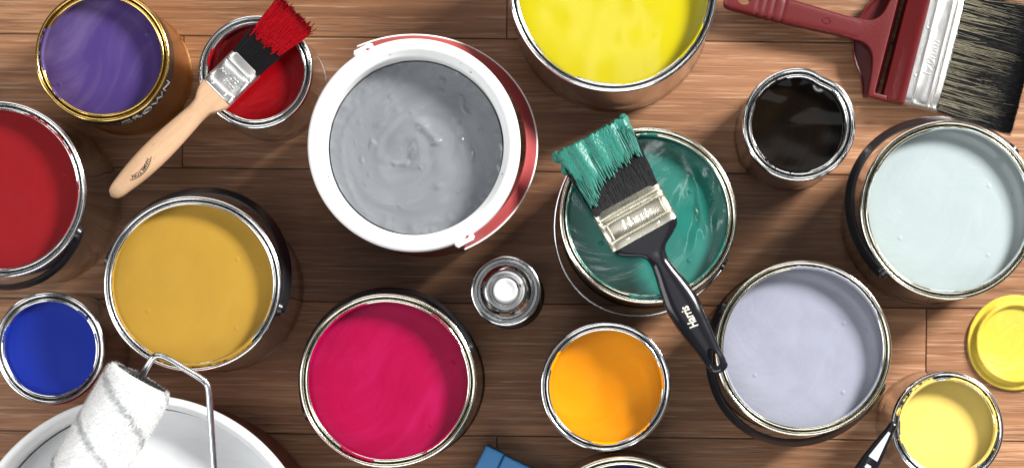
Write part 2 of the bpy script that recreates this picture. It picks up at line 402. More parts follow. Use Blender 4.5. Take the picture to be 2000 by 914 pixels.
P['black'] = paint('black_paint', (.004, .0025, .0015), (.014, .008, .003), rough=.06, streak=.6, bstr=.03, bscale=9, spec=.34, dots=False, swirl=.6)
P['mint'] = paint('mint_paint', (.325, .38, .385), (.37, .42, .42), rough=.3, streak=.45, bstr=.22, swirl=.6)
P['lilac'] = paint('lilac_paint', (.275, .283, .35), (.325, .333, .40), rough=.3, streak=.4, bstr=.30, swirl=.7)
P['lemon'] = paint('lemon_paint', (.72, .525, .13), (.76, .59, .19), rough=.25, streak=.25, bstr=.08, swirl=.7)
P['navy'] = paint('navy_paint', (.012, .008, .06), rough=.2, streak=.2)
P['white'] = paint('white_paint', (.80, .81, .82), (.84, .84, .85), rough=.3, streak=.4, bstr=.4, bscale=20, swirl=.6)

def grey_relief(x, y):
    r = math.hypot(x, y); a = math.atan2(y, x)
    s = a+r*16; X, Y = r*math.cos(s), r*math.sin(s)
    z = .0021*fbm(X*15, Y*22, 3, 2)+.0002*fbm(x*45, y*45, 9, 2)
    for (cx, cy, sx, sy, t, hh) in ((.002, .004, .009, .016, .6, .0034), (-.008, -.004, .006, .014, -.5, -.0026), (.010, -.004, .006, .014, .2, -.0018), (.006, .021, .006, .005, 0, .0022), (-.002, -.016, .014, .005, .3, .0022), (-.018, .010, .012, .006, .9, .0014),
                             (.014, .012, .012, .004, -.7, .0020), (-.030, -.012, .005, .004, 0, .0014), (-.034, .022, .006, .003, .5, .0012), (.020, -.036, .004, .003, 0, .0012), (-.018, .036, .004, .003, 0, .001)):
        u, v = (x-cx)*math.cos(t)+(y-cy)*math.sin(t), -(x-cx)*math.sin(t)+(y-cy)*math.cos(t); z += hh*math.exp(-(u/sx)**2-(v/sy)**2)
    for r0, w_, am, ph in ((.040, .004, .0007, 2.6), (.055, .005, .0006, 4.4), (.066, .0035, .0010, 3.6), (.027, .0045, -.0009, 1.0)):
        rr = r0+.008*math.sin(a+ph)+.008*noise.noise(Vector((x*14, y*14, r0*90)))
        z += am*math.exp(-((r-rr)/w_)**2)*max(0, .15+math.cos(a-ph))
    n = noise.noise(Vector((x*105, y*105, 2.2)))
    if n > .42: z += (n-.42)*.006
    if r > .066: z += .25*(r-.066)*abs(fbm(a*9, r*40, 4, 3))
    return z
def gentle(amp, fr, s): return lambda x, y: amp*fbm(x*fr, y*fr, s, 3)
def green_relief(x, y):
    z = .0009*fbm(x*14, y*14, 12, 2)
    g = math.exp(-(((x-.045)/.018)**2+((y-.005)/.035)**2)); return z+g*.0036*fbm(x*60, y*26, 5, 2)
def black_relief(x, y): return .00022*fbm(x*16+3, y*24, 8, 2)+.0015*fbm(x*20+1.7, y*36, 6, 2)*max(0, min(1, (y-.002)/.03))

tp, Rp = tin(199, 109, 131, .130, P['purple'], .016, 'tin of purple paint with a gold rim and lettering on a black band', 'gold_body', 'brass', lip=8.2,
             relief=gentle(.0012, 18, 6), smears=((150, 196, dict(base_d=4.5, amp=2.5)), (212, 228, {})))
band = lathe('label_band', [(Rp+.0001, .130-.030), (Rp+.0001, .130-.0075)], M['black_label'], tp)
zt = .130-.0185
text_mesh('lettering', 'CROWN', .021, .0002, M['silver_ink'], tp, (0, 0, 0), 0, wrap=lambda c: Vector(((Rp+.0005+c.z)*math.cos(R(-48)+c.x/Rp), (Rp+.0005+c.z)*math.sin(R(-48)+c.x/Rp), zt+c.y)), bold=-.0004, xs=.78)
tin(499, 140.5, 112, .124, P['red'], .016, 'small tin of deep red paint with the wooden handled brush lying across it', lip=9.6, smears=((150, 175, dict(amp=1.5)), (195, 230, dict(amp=1))))
tin(-5, 370, 173, .166, P['brick'], .014, 'large tin of brick red paint cut off by the left edge', 'steel_body', 'tin', handle=('strap', 241, 189, .055, {'wid': .005}), smears=((20, 75, dict(amp=1.8)), (-40, 10, dict(amp=.9))), lip=9)
tin(375.5, 554, 173, .166, P['ochre'], .012, 'large tin of mustard ochre paint with thick paint clotted in its rim', 'steel_body', 'tin', handle=('strap', 74, 191, .045), lip=8.6, relief=gentle(.0012, 16, 3),
    smears=((232, 324, dict(amp=4.2, thick=1.1, base_d=7.4, gap=-.4)), (150, 232, dict(amp=1.8, thick=.9, base_d=8.2, gap=-.2)), (330, 350, dict(amp=1))))
tin(97, 680, 109.5, .122, P['blue'], .012, 'small tin of bright blue paint with a clean silver rim', lip=9.8, smears=((35, 55, dict(amp=1.5)), (-60, -20, dict(amp=1.5, base_d=7)), (5, 20, dict(amp=1)), (150, 176, dict(amp=.8))))
tin(757, 743.5, 172, .166, P['pink'], .017, 'large tin of crimson pink paint', 'steel_dark', 'tin_cream', handle=('strap', 112, 182, .03, {'wid': .006, 'flat': .2}), lip=8.7, smears=((232, 262, dict(amp=3, base_d=6)), (20, 60, dict(amp=1)), (100, 170, dict(amp=.8)), (290, 330, dict(amp=.9))))
tin(1198, -24, 204.5, .166, P['yellow'], .016, 'largest tin, of bright yellow paint, cut off by the top edge', 'steel_body', 'tin', lip=9.0, smears=((-50, -20, dict(amp=1.6)), (-90, -60, dict(amp=.8)), (-140, -110, dict(amp=.8))))
tg, Rg = tin(1266, 421, 173, .166, P['green'], .015, 'large tin of dark green paint with the black handled brush lying on it', 'steel_dark', 'tin_cream', handle=('wire', 238, 199, .05, {'axis': 1.03}), lip=8.6, relief=green_relief, nr=40, na=120,
             smears=((82, 97, dict(amp=3, thick=.9, base_d=7)), (255, 282, dict(amp=5, thick=1, base_d=5)), (200, 250, dict(amp=1.5)), (300, 345, dict(amp=2)), (110, 200, dict(amp=1.5))))
tin(1183, 754.5, 127, .135, P['orange'], .021, 'small tin of vivid orange paint', 'steel_dark', 'tin', lip=8.6, relief=gentle(.0008, 24, 2), smears=((-5, 22, dict(amp=1.5)), (255, 285, dict(amp=1)), (300, 322, dict(amp=1.2)), (140, 165, dict(amp=1))))
tin(1560.5, 243, 111.5, .118, P['black'], .013, 'small dented tin of glossy black paint', 'steel_body', 'tin', lip=10, dent=(62, 13, .0026), relief=black_relief, nr=40, smears=((100, 160, dict(amp=1.2)), (200, 290, dict(amp=1.4, thick=.7))))
tin(1854, 410, 174.5, .166, P['mint'], .015, 'large tin of pale mint paint below the wide red brush', 'steel_body', 'tin_cream', handle=('strap', 133, 192, .045), lip=8.4, smears=((10, 110, dict(amp=1.6)), (290, 340, dict(amp=1)), (150, 185, dict(amp=.9)), (255, 275, dict(amp=1.4))))
tin(1569, 680, 172, .166, P['lilac'], .0165, 'large tin of pale lilac grey paint beside the tip of the black brush handle', 'steel_dark', 'tin_cream', handle=('strap', 243, 191, .045), lip=8.3, relief=gentle(.0012, 20, 15), smears=((15, 105, dict(amp=2.4, thick=.8, gap=0)), (190, 240, dict(amp=.9)), (300, 350, dict(amp=1))))
tin(1851, 834.5, 110, .120, P['lemon'], .016, 'small tin of pale yellow paint with yellow smears round its rim', 'steel_body', 'tin', lip=9.4, smears=((-60, 100, dict(amp=3, base_d=6.4, thick=.6)), (100, 175, dict(amp=3.2, base_d=5.5)), (188, 200, dict(amp=3)), (225, 300, dict(amp=1.5))))
tin(1219, 1063, 172, .166, P['navy'], .012, 'tin of navy paint only just showing at the bottom edge', 'steel_body', 'tin_cream', lip=8.6)

# ------------------------------------------------------------------ plastic buckets
def bucket(name, px, py, rpx, h, taper, w, pm_, depth, label, relief=None, nr=40, na=120, red='red_bucket'):
    Rr = rpx*k(h); c = at(px, py, h); t = thing(name, label, 'bucket', (c.x, c.y, 0), 0, 'white rimmed plastic buckets'); Rb = Rr*taper
    Rn = Rr-.006
    lathe('body', [(Rb-.004, 0), (Rb, .001), (Rb+.001, .004), (Rn-.003, h-.03), (Rn-.002, h-.0285), (Rn-.002, h-.02), (Rn-.005, h-.02), (Rb-.003, .006)], M[red], t, n=144, cap0=True)
    inn = Rr-w
    lathe('rim', [(Rr-.004, h-.018), (Rr-.001, h-.018), (Rr, h-.0165), (Rr, h-.003), (Rr-.0008, h-.001), (Rr-.0025, h), (Rr-.55*w, h-.0003), (Rr-.66*w, h-.0012), (Rr-.76*w, h-.004), (inn+.0015, h-.0065), (inn, h-.008), (inn-.0002, h-.014), (Rb-.004+(inn-Rb)*.9, h*.4), (Rb-.006, .01)],
          M['white'], t, n=160)
    paint_disc(t, inn-.0005 if depth < .02 else inn-.002, h-depth, pm_, relief, nr, na)
    return t, Rr
gb, Rgb = bucket('paint_bucket', 808, 283, 208, .190, .955, .0155, P['grey'], .033, 'white rimmed red bucket of thick stirred grey paint', grey_relief, 90, 170)
ho, lug = strap('handle', gb, Rgb, .190, 28, 229*k(.19), .075, M['pink_handle'], wid=.0085, thick=.0011, z0=-.006, flat=.42, axis=1.03)
pe = [Vector(v.co) for v in ho.data.vertices]; pe = [max(pe[i*12:(i+1)*12], key=lambda q: math.hypot(q.x, q.y)-q.z*.2) for i in range(49)]
sweep('handle_edge', pe, circ(.0011, 8), M['white'], ho)
for s in (1, -1):
    p = lug*s; bm = bmesh.new(); bmesh.ops.create_cube(bm, size=1); d = p.normalized()
    for v in bm.verts: v.co = Vector((v.co.x*.007, v.co.y*.02, v.co.z*.012))
    bmesh.ops.bevel(bm, geom=list(bm.edges), offset=.0015, segments=2, affect='EDGES')
    bmesh.ops.transform(bm, matrix=Matrix.Translation(d*(Rgb+.001)+Vector((0, 0, .190-.008)))@Matrix.Rotation(math.atan2(d.y, d.x), 4, 'Z'), verts=bm.verts)
    from_bm('handle_clip', bm, M['white'], gb)
for a, dd in ((60, .011), (52, .0125), (172, .0125), (196, .013), (-18, .012), (200, .0135), (105, .0115)):
    bm = bmesh.new(); bmesh.ops.create_icosphere(bm, subdivisions=2, radius=.0011)
    for v in bm.verts: v.co = Vector((v.co.x*1.2, v.co.y*.8, v.co.z*.5))
    o = from_bm('paint_spot', bm, P['grey'], gb); o.location = ((Rgb-dd)*math.cos(R(a)), (Rgb-dd)*math.sin(R(a)), .190-.004-(dd-.011)*.8)
def tub_relief(x, y): return .0016*fbm(x*14+y*4, y*30-x*8, 5, 3)
wt, Rwt = bucket('paint_tub', 270, 1120, 349, .20, .93, .011, P['white'], .032, 'wide white tub of white paint with the fleecy roller lying in it', tub_relief, 50, 140)

# ------------------------------------------------------------------ spray can
c = at(988, 568, .15); Rs = 69.5*k(.15)
sp = thing('spray_can', 'silver topped spray can with a white nozzle standing between the tins', 'spray can', (c.x, c.y, 0)); h = .15
lathe('body', [(Rs-.004, .002), (Rs-.001, 0), (Rs, .002), (Rs-.0012, .004), (Rs-.0012, h-.008), (Rs-.002, h-.006)], M['black_label'], sp, cap0=True)
lathe('shoulder', [(Rs-.0015, h-.0068), (Rs-.0001, h-.005), (Rs, h-.002), (Rs-.0008, h-.0004), (Rs-.002, h), (Rs-.0032, h-.0008), (Rs-.004, h-.003), (Rs-.0052, h-.0035), (Rs-.007, h-.001), (Rs-.009, h+.0035), (Rs-.0115, h+.0075), (Rs-.0138, h+.0095), (Rs-.0142, h+.0098)], M['chrome'], sp, n=128)
lathe('valve_cup', [(.0192, h+.0090), (.0198, h+.0108), (.0192, h+.0126), (.0180, h+.0130), (.0168, h+.0122), (.0162, h+.0095), (.0156, h+.008), (.0145, h+.0078), (.0138, h+.0085), (.0132, h+.0088), (.0126, h+.0078), (.012, h+.005), (.003, h+.005)], M['chrome'], sp, n=96)
nz = lathe('nozzle', [(.0112, h+.006), (.0114, h+.017), (.0110, h+.0185), (.0098, h+.0194), (.0088, h+.0190), (.0074, h+.0178), (.0040, h+.0172), (.0002, h+.0171)], M['white_cap'], sp, n=64)
bm = bmesh.new(); bmesh.ops.create_cone(bm, cap_ends=True, segments=14, radius1=.0014, radius2=.0014, depth=.002)
bmesh.ops.transform(bm, matrix=Matrix.Translation((.0108, .004, h+.0135))@Vector((.94, .34, 0)).to_track_quat('Z', 'Y').to_matrix().to_4x4(), verts=bm.verts)
from_bm('spray_hole', bm, M['black'], nz)

# ------------------------------------------------------------------ yellow lid
c = at(1983, 669, .006); Rl = 93.5*k(.006); lm = paint('dried_yellow', (.60, .45, .055), (.70, .58, .14), rough=.3, streak=.6, bstr=.35, bscale=30, dots=False)
ld = thing('tin_lid', 'round yellow painted tin lid lying loose on the floor', 'lid', (c.x, c.y, 0))
lathe('lid_rim', [(Rl-.0022, .0002), (Rl-.0008, .0004), (Rl, .0018), (Rl-.0004, .0034), (Rl-.0016, .0042), (Rl-.003, .0040), (Rl-.0052, .0036), (Rl-.0065, .0048), (Rl-.0072, .0088), (Rl-.0082, .0108), (Rl-.0098, .0114), (Rl-.0112, .0108), (Rl-.012, .009)], lm, ld, n=128)
lathe('lid_panel', [(Rl-.0119, .0092), (Rl-.0124, .0072), (Rl-.0140, .0064), (Rl-.0190, .0068), (Rl-.0215, .0060), (.012, .0062), (.006, .0058), (.0001, .0058)], lm, ld, n=128)

# ------------------------------------------------------------------ brushes
def hair_mat(name, c, c2, rough=.4):
    m, nt, b = mat(name); v = coords(nt, (900, 12, 900)); n = noisen(nt, v, 1.0, 2)
    L(nt, mixc(nt, n, c, c2), b.inputs['Base Color']); b.inputs['Roughness'].default_value = rough; b.inputs['Specular IOR Level'].default_value = .14; return m
M['hair_black'] = hair_mat('black_bristle', (.004, .004, .005), (.014, .013, .014), .42)
M['hair_beige'] = hair_mat('pale_bristle', (.15, .135, .09), (.27, .25, .175), .42)
def strands(name, n, x_of, z_of, y0, y1, m, parent, rad=.00025, spread=.06, jit=.0012, lenvar=.05, seg=5, fan=1.0, wave=.0006):
    """separate tapering bristles, three-sided"""
    V = []; Fc = []; b = 0
    for i in range(n):
        u = x_of(); zt_ = z_of(u); L_ = (y1(u) if callable(y1) else y1)*(1+random.gauss(0, lenvar)*.5); r = rad*random.uniform(.7, 1.25)
        ys = y0(u) if callable(y0) else y0
        dx = random.gauss(0, jit); dz = random.gauss(0, jit*.4); ph = random.uniform(0, 6.3); wv = random.gauss(0, wave)
        for s in range(seg+1):
            t = s/seg; y = ys+(L_-ys)*t
            cx = zt_[0]*(1+(fan-1)*t)+dx*t*t+wv*math.sin(t*4+ph)-wv*math.sin(ph); cz = zt_[1]*(1-.12*t)+dz*t
            rr = r*(1-.55*t*t)
            for q in range(3):
                a = 2*PI*q/3+.5; V.append((cx+rr*math.cos(a), y, cz+rr*math.sin(a)))
        for s in range(seg):
            for q in range(3):
                p = b+s*3; Fc.append((p+q, p+3+q, p+3+(q+1) % 3, p+(q+1) % 3))
        Fc.append((b+seg*3, b+seg*3+1, b+seg*3+2)); b += (seg+1)*3
    o = raw(name, V, Fc, m, parent); o['kind'] = 'stuff'; return o
def brush_frame(px, py, z, dpx):
    d = Vector((dpx[0], -dpx[1])).normalized(); return at(px, py, z), math.atan2(d.y, d.x)-PI/2
def ferrule(parent, m, w2, t2, ln, ridges, mref, e=4.2, rivets=()):
    """flattened tube with pressed ridges; from y=0 up to y=ln"""
    ys = sorted(set([0, .0006, ln-.0012, ln]+[r+d for r in ridges for d in (-.0011, -.0006, 0, .0006, .0011)])); st = []
    for y in ys:
        q = 0
        for r in ridges:
            if abs(y-r) < .0004: q = -.0007
            elif abs(y-r) < .0009: q = .00025
        if y >= ln-.0004 or y < .0003: q = -.0004
        st.append((y, w2+q, t2+q, 0))
    o = loft('ferrule', st, m, parent, e, 56, 30, False)
    for (x, y) in rivets:
        bm = bmesh.new(); bmesh.ops.create_uvsphere(bm, u_segments=14, v_segments=8, radius=.0015)
        for v in bm.verts: v.co.z *= .6
        ro = from_bm('rivet', bm, mref, o); ro.location = (x, y, t2+.0001)
    return o

# --- wooden handled brush dipped in red
zb = .124+.0075; org, rz = brush_frame(424.5, 180.5, zb, (.715, -.70)); kk = k(zb)
hb = thing('paintbrush', 'wooden handled brush with red dipped bristles resting across the small red tin', 'paintbrush', org, rz, 'paintbrushes')
W2 = 36.5*kk; FL = 82*kk
xs = [-290, -286, -276, -255, -215, -170, -120, -80, -52, -38, -28, -14, -1]; ws = [3, 10, 15, 19, 24, 26, 24.5, 21.5, 20, 22, 28, 34, 36]
st = []
for y in np.linspace(-290, -1, 60):
    hw = float(spline(xs, ws, y)); th = float(np.interp(y, [-290, -286, -270, -200, -100, -50, -28, -1], [1.5, 6, 11, 17, 15, 13.5, 13.6, 14]))
    st.append((y*kk, hw*kk, th*kk, 0, 0, float(np.interp(y, [-60, -25], [2.1, 4.5]))))
hd = loft('handle', st, M['beech'], hb, 2.2, 48)
fe = ferrule(hb, M['ferrule'], W2, .0075, FL, (.0075, .0265, .0318), M['ferrule'], rivets=((-.008, .0038), (.0085, .0038)))
text_mesh('lettering', 'HAMILTON', .0052, .0001, M['ferrule'], fe, (.0005, .0195, .0076), 0, bold=-.0001, bevel=.0003)
text_mesh('lettering', '37mm', .0050, .0001, M['ferrule'], fe, (.0035, .0135, .0076), 0, bold=-.0001, bevel=.0003)
# arched HAMILTON brand with its line: position from the photo
def hb_local(px, py):
    p = at(px, py, zb+.009)-org; c_, s_ = math.cos(-rz), math.sin(-rz); return Vector((p.x*c_-p.y*s_, p.x*s_+p.y*c_, 0))
A, Bm, Cn = hb_local(295, 305.6), hb_local(284, 332.5), hb_local(253, 351.6)
ax, ay, bx, by, cx_, cy_ = A.x, A.y, Bm.x, Bm.y, Cn.x, Cn.y
D = 2*(ax*(by-cy_)+bx*(cy_-ay)+cx_*(ay-by))
ux = ((ax*ax+ay*ay)*(by-cy_)+(bx*bx+by*by)*(cy_-ay)+(cx_*cx_+cy_*cy_)*(ay-by))/D; uy = ((ax*ax+ay*ay)*(cx_-bx)+(bx*bx+by*by)*(ax-cx_)+(cx_*cx_+cy_*cy_)*(bx-ax))/D
CC = Vector((ux, uy, 0)); RC = (A-CC).length; a0 = math.atan2(A.y-uy, A.x-ux); a1 = math.atan2(Cn.y-uy, Cn.x-ux); am = math.atan2(Bm.y-uy, Bm.x-ux)
def near(a, ref): return ref+math.atan2(math.sin(a-ref), math.cos(a-ref))
a0, a1 = near(a0, am), near(a1, am); arc_mid = (a0+a1)/2; sgn = 1 if a1 > a0 else -1
def handle_top(x, y):
    yp = y/kk; hw = float(spline(xs, ws, min(-1, max(-289, yp))))*kk; th = float(np.interp(yp, [-290, -286, -270, -200, -100, -50, -28, -1], [1.5, 6, 11, 17, 15, 13.5, 13.6, 14]))*kk
    return th*max(0, 1-min(1, abs(x)/hw)**2.1)**(1/2.1)
def on_arc(c):
    rr = RC-.0026+c.y; a = arc_mid+sgn*c.x/(RC-.003); x, y = ux+rr*math.cos(a), uy+rr*math.sin(a); return Vector((x, y, handle_top(x, y)+.0001+max(0, c.z)))
text_mesh('lettering', 'HAMILTON', .0048, .00012, M['ink'], hd, (0, 0, 0), 0, wrap=on_arc, bold=.00006, xs=.98)
v = []; f = []
for i in range(33):
    a = a0+(a1-a0)*i/32
    for dr in (.0004, -.0003):
        x, y = ux+(RC+dr)*math.cos(a), uy+(RC+dr)*math.sin(a); v.append((x, y, handle_top(x, y)+.00022))
f = [(2*i, 2*i+2, 2*i+3, 2*i+1) for i in range(32)]
raw('printed_line', v, f, M['ink'], hd)
BL = FL+131*kk
loft('bristle_core', [(FL-.003, W2*.94, .0062, 0), (FL+.02, W2*.97, .0062, 0), (BL-.012, W2*1.08, .0058, 0), (BL-.006, W2*1.08, .005, 0)], M['hair_black'], hb, 4, 32)
def xz(w, t): 
    def g(u):
        th = random.uniform(-.12, PI+.12); e = 4.0; c_, s_ = math.cos(th), math.sin(th)
        return (w*abs(c_)**(2/e)*(1 if c_ > 0 else -1), t*abs(s_)**(2/e)*(1 if s_ > 0 else -1))
    return g
def xz_top(w, t): return lambda u: (random.uniform(-w, w), t*random.uniform(.86, 1.02))
strands('bristles', 1500, lambda: 0, xz_top(W2*.96, .0065), FL-.002, BL-.02, M['hair_black'], hb, .0003, fan=1.1, jit=.001)
def wet_coat(name, parent, w0, w1, t2, yb, yt, m, ridges, seed, amp, nu=90, nv=70, e=.0, ragged=.006, tipj=.004):
    """paint clinging to bristles: a closed lumpy sleeve, its lower edge running out in streaks, its tip uneven"""
    V = []; Fc = []
    ring = nu*2
    for jv in range(nv+1):
        t = jv/nv
        for i in range(ring):
            top = i < nu; q = (i/(nu-1) if top else (2*nu-1-i)/(nu-1)); u = 2*q-1
            rag = ragged*(noise.noise(Vector((u*14, seed, 0)))+.8*noise.noise(Vector((u*40, seed, 3)))+.5*noise.noise(Vector((u*110, seed, 3))))
            tip = tipj*(noise.noise(Vector((u*5, seed, 9)))+.6*noise.noise(Vector((u*17, seed, 5))))
            b0 = (yb(u) if callable(yb) else yb)+rag; y = b0+(yt+tip-b0)*t
            wv = w0+(w1-w0)*((y-BASE)/(yt-BASE))
            edge = (1-abs(u)**5)**.35 if abs(u) < 1 else 0
            rid = noise.noise(Vector((u*ridges, seed+t*.35, 1)))*.8+noise.noise(Vector((u*ridges*2.6, seed+t*.7, 4)))*.12
            end = math.sqrt(max(0, 1-max(0, (t-.93)/.07)**2)); st_ = min(1, t*5+.12)
            hgt = (t2*(1.02-.05*t)+amp*(rid+.35)*st_*(1 if top else .4))*edge*(end*.85+.15)+.0006*noise.noise(Vector((u*30, y*400, seed)))*t
            V.append((u*wv+.0008*noise.noise(Vector((t*9, seed, u)))*t, y, hgt if top else -hgt*.95))
    for jv in range(nv):
        for i in range(ring):
            a = jv*ring; Fc.append((a+i, a+(i+1) % ring, a+ring+(i+1) % ring, a+ring+i))
    Fc.append(tuple(nv*ring+i for i in range(ring)))
    o = raw(name, V, Fc, m, parent)
    bm = bmesh.new(); bm.from_mesh(o.data); bmesh.ops.recalc_face_normals(bm, faces=bm.faces); bm.to_mesh(o.data); bm.free(); return o
BASE = FL
M['wet_red'] = paint('wet_red_coat', (.27, .002, .006), (.36, .01, .012), rough=.16, streak=.5, bstr=.3, bscale=60, dots=False)
yred = FL+72*kk
strands('wet_bristles', 900, lambda: 0, xz_top(W2*.97, .0073), lambda u: yred+random.gauss(.001, .006), BL, M['wet_red'], hb, .0007, fan=1.0, jit=.0013, lenvar=.04)
for o in [hb.children[-1]]:
    for v in o.data.vertices:
        t = max(0, (v.co.y-FL)/(BL-FL)); v.co.x *= 1+.15*t; v.co.z *= 1
wet_coat('paint_coating', hb, W2*1.0, W2*1.17, .0060, lambda u: yred+.004, BL-.003, M['wet_red'], 22, 3.3, .0011, ragged=.012, tipj=.006)

# --- big black handled brush dipped in green
zg = .166+.0088; org, rz = brush_frame(1260, 459.5, zg, (-.479, -.878)); kg = k(zg)
gbr = thing('paintbrush', 'black handled brush with green dipped bristles and brass ferrule lying on the green tin', 'paintbrush', org, rz, 'paintbrushes')
W2 = 72*kg; FL = 80*kg; BL = FL+146*kg; BASE = FL
fe = ferrule(gbr, M['ferrule_gold'], W2, .0085, FL, (.0085, .0255, .0315), M['ferrule_gold'], rivets=((-.016, .0040), (.016, .0040)))
for sx in (-1, 1): prism('pressed_edge', [(sx*W2*.80-.0006, .0095), (sx*W2*.80+.0006, .0095), (sx*W2*.80+.0006, .0245), (sx*W2*.80-.0006, .0245)], .0083, .0089, M['ferrule_gold'], fe, .0003, 1)
text_mesh('lettering', 'Harris', .0125, .0001, M['ferrule_gold'], fe, (.000, .0172, .0086), 0, shear=.18, xs=.95, bold=-.0002, bevel=.0005)
xs = [-306, -302, -290, -262, -225, -185, -150, -110, -75, -55, -42, -34, -22, -12, -1]; ws = [8, 15, 19, 21.5, 27, 32, 33.5, 28, 21, 19, 22, 29, 50, 64, 70]
st = []
for y in np.linspace(-306, -1, 80):
    hw = float(spline(xs, ws, y)); th = float(np.interp(y, [-306, -300, -280, -180, -90, -50, -38, -1], [4, 8, 11, 17, 16.5, 16, 15.5, 16]))
    st.append((y*kg, hw*kg, th*kg, 0, float(np.interp(y, [-306, -280, -200, -80, 0], [3.5, 2.5, -1, 0, 0]))*kg, float(np.interp(y, [-60, -30], [2.2, 5]))))
hd = loft('handle', st, M['black_gloss'], gbr, 2.2, 56)
cut = bmesh.new(); bmesh.ops.create_cone(cut, cap_ends=True, segments=32, radius1=1, radius2=1, depth=.06)
for v in cut.verts: v.co = Vector((v.co.x*9.0*kg+2.5*kg, v.co.y*19*kg-272*kg, v.co.z))
cme = bpy.data.meshes.new('c'); cut.to_mesh(cme); cut.free(); co = bpy.data.objects.new('c', cme); COL.objects.link(co); co.parent = gbr
def boolean(o, c):
    md = o.modifiers.new('b', 'BOOLEAN'); md.operation = 'DIFFERENCE'; md.object = c; md.solver = 'EXACT'
    bpy.context.view_layer.update(); dg = bpy.context.evaluated_depsgraph_get(); me = bpy.data.meshes.new_from_object(o.evaluated_get(dg))
    o.modifiers.clear(); o.data = me; me.set_sharp_from_angle(angle=R(40)); bpy.data.objects.remove(c)
boolean(hd, co)
def top_of(xs_, ws_, k_, tx, ty, e=2.2):
    def g(x, y):
        yp = min(-1, max(xs_[0], y/k_)); hw = float(spline(xs_, ws_, yp))*k_; th = float(np.interp(yp, tx, ty))*k_
        return th*max(0, 1-min(1, abs(x)/hw)**e)**(1/e)
    return g
gt = top_of(list(xs), list(ws), kg, [-306, -300, -280, -180, -90, -50, -38, -1], [4, 8, 11, 17, 16.5, 16, 15.5, 16])
def on_handle(c):
    x, y = -c.y-.0005, -182*kg+c.x; return Vector((x, y, gt(x, y)+.0001+max(0, c.z)))
text_mesh('lettering', 'Harris', .0118, .00015, M['cream_ink'], hd, (0, 0, 0), 0, shear=.2, wrap=on_handle, xs=.72, bold=.0002)
loft('bristle_core', [(FL-.003, W2*.95, .0070, 0), (FL+.02, W2*.985, .0070, 0), (BL-.02, W2*1.06, .007, 0), (BL-.008, W2*1.07, .006, 0)], M['hair_black'], gbr, 4, 32)
strands('bristles', 3600, lambda: 0, xz_top(W2*.96, .0074), FL-.002, BL-.02, M['hair_black'], gbr, .0003, fan=1.07, jit=.0009)
M['wet_green'] = paint('wet_green_coat', (.030, .175, .135), (.06, .235, .19), rough=.3, streak=.5, bstr=.25, bscale=40, dots=False)
def green_edge(u):   # how far the paint reaches down towards the ferrule, across the brush
    return FL+float(np.interp(u, [-1, -.75, -.45, -.2, .1, .45, .8, 1], [22, 30, 52, 62, 62, 66, 78, 70]))*kg
wet_coat('paint_coating', gbr, W2*.99, W2*1.11, .0082, green_edge, BL-.001, M['wet_green'], 4.2, 8.1, .0036, nu=150, nv=90, ragged=.004, tipj=.003)
def xzg(u):
    uu = random.uniform(-.97, .97); xzg.u = uu; return (W2*uu, .0086+random.uniform(0, .0012))
V = []
strands('paint_streaks', 110, lambda: 0, xzg, lambda u: FL+40*kg, lambda u: FL+95*kg, M['wet_green'], gbr, .0005, fan=1.03, jit=.0006)
o = gbr.children[-1]; nper = 18
for s in range(len(o.data.vertices)//nper):
    vs = o.data.vertices[s*nper:(s+1)*nper]; u = vs[0].co.x/W2; sh = green_edge(max(-1, min(1, u)))-(FL+48*kg)+random.uniform(-.004, .003)
    for v in vs: v.co.y += sh
for (x, y, r) in ((-W2*1.07, BL-.005, .0052), (-W2*1.04, BL-.019, .0048), (W2*1.0, BL-.004, .0050)):
    bm = bmesh.new(); bmesh.ops.create_icosphere(bm, subdivisions=3, radius=r)
    for v in bm.verts: v.co = Vector((v.co.x, v.co.y*1.1, v.co.z*.9))+v.normal*.0008*noise.noise(v.co*260)
    o = from_bm('paint_blob', bm, M['wet_green'], gbr); o.location = (x, y, -.001)

# --- wide red brush on the floor
zw = .021; org, rz = brush_frame(1791, 90, zw, (.969, .247)); kw_ = k(zw)
wb = thing('wide_brush', 'wide block brush with red plastic handle and mixed dark and pale bristles', 'paintbrush', org, rz, 'paintbrushes')
W2 = 117*kw_; FL = 70*kw_; BL = FL+146*kw_; T2 = .0125
fe = ferrule(wb, M['ferrule'], W2, T2, FL, (.0085, .0235, .0285), M['ferrule'], e=5.5, rivets=((W2*.52, .0042), (-W2*.30, .0042)))
text_mesh('lettering', '120mm', .0125, .0001, M['ferrule'], fe, (W2*.18, .0158, T2), PI, shear=.1, xs=1.0, bold=-.0002, bevel=.00022)
loft('bristle_core', [(FL-.003, W2*.97, .0115, 0), (FL+.03, W2*1.0, .0112, 0), (BL-.02, W2*1.03, .0105, 0), (BL-.004, W2*1.03, .008, 0)], M['hair_black'], wb, 5, 40)
clump = [(random.uniform(-1, 1), random.uniform(.012, .05)) for _ in range(38)]
def x_cl(w, t):
    def g(u):
        while True:
            q = random.uniform(-1, 1)
            if noise.noise(Vector((q*26, 4.4, 0)))+noise.noise(Vector((q*60, 1.4, 0)))*.6 > random.uniform(-.5, .45): break
        return (w*q, t*random.uniform(.9, 1.06))
    return g
strands('black_bristles', 6000, lambda: 0, xz_top(W2*.985, .0122), FL-.002, BL, M['hair_black'], wb, .00034, fan=1.04, jit=.0022, lenvar=.015, wave=.0010)
strands('pale_bristles', 560, lambda: 0, x_cl(W2*.975, .0125), FL-.002, BL-.016, M['hair_beige'], wb, .00021, fan=1.04, jit=.0024, lenvar=.10, wave=.0012)
px2 = lambda x, y: (x*kw_, y*kw_)
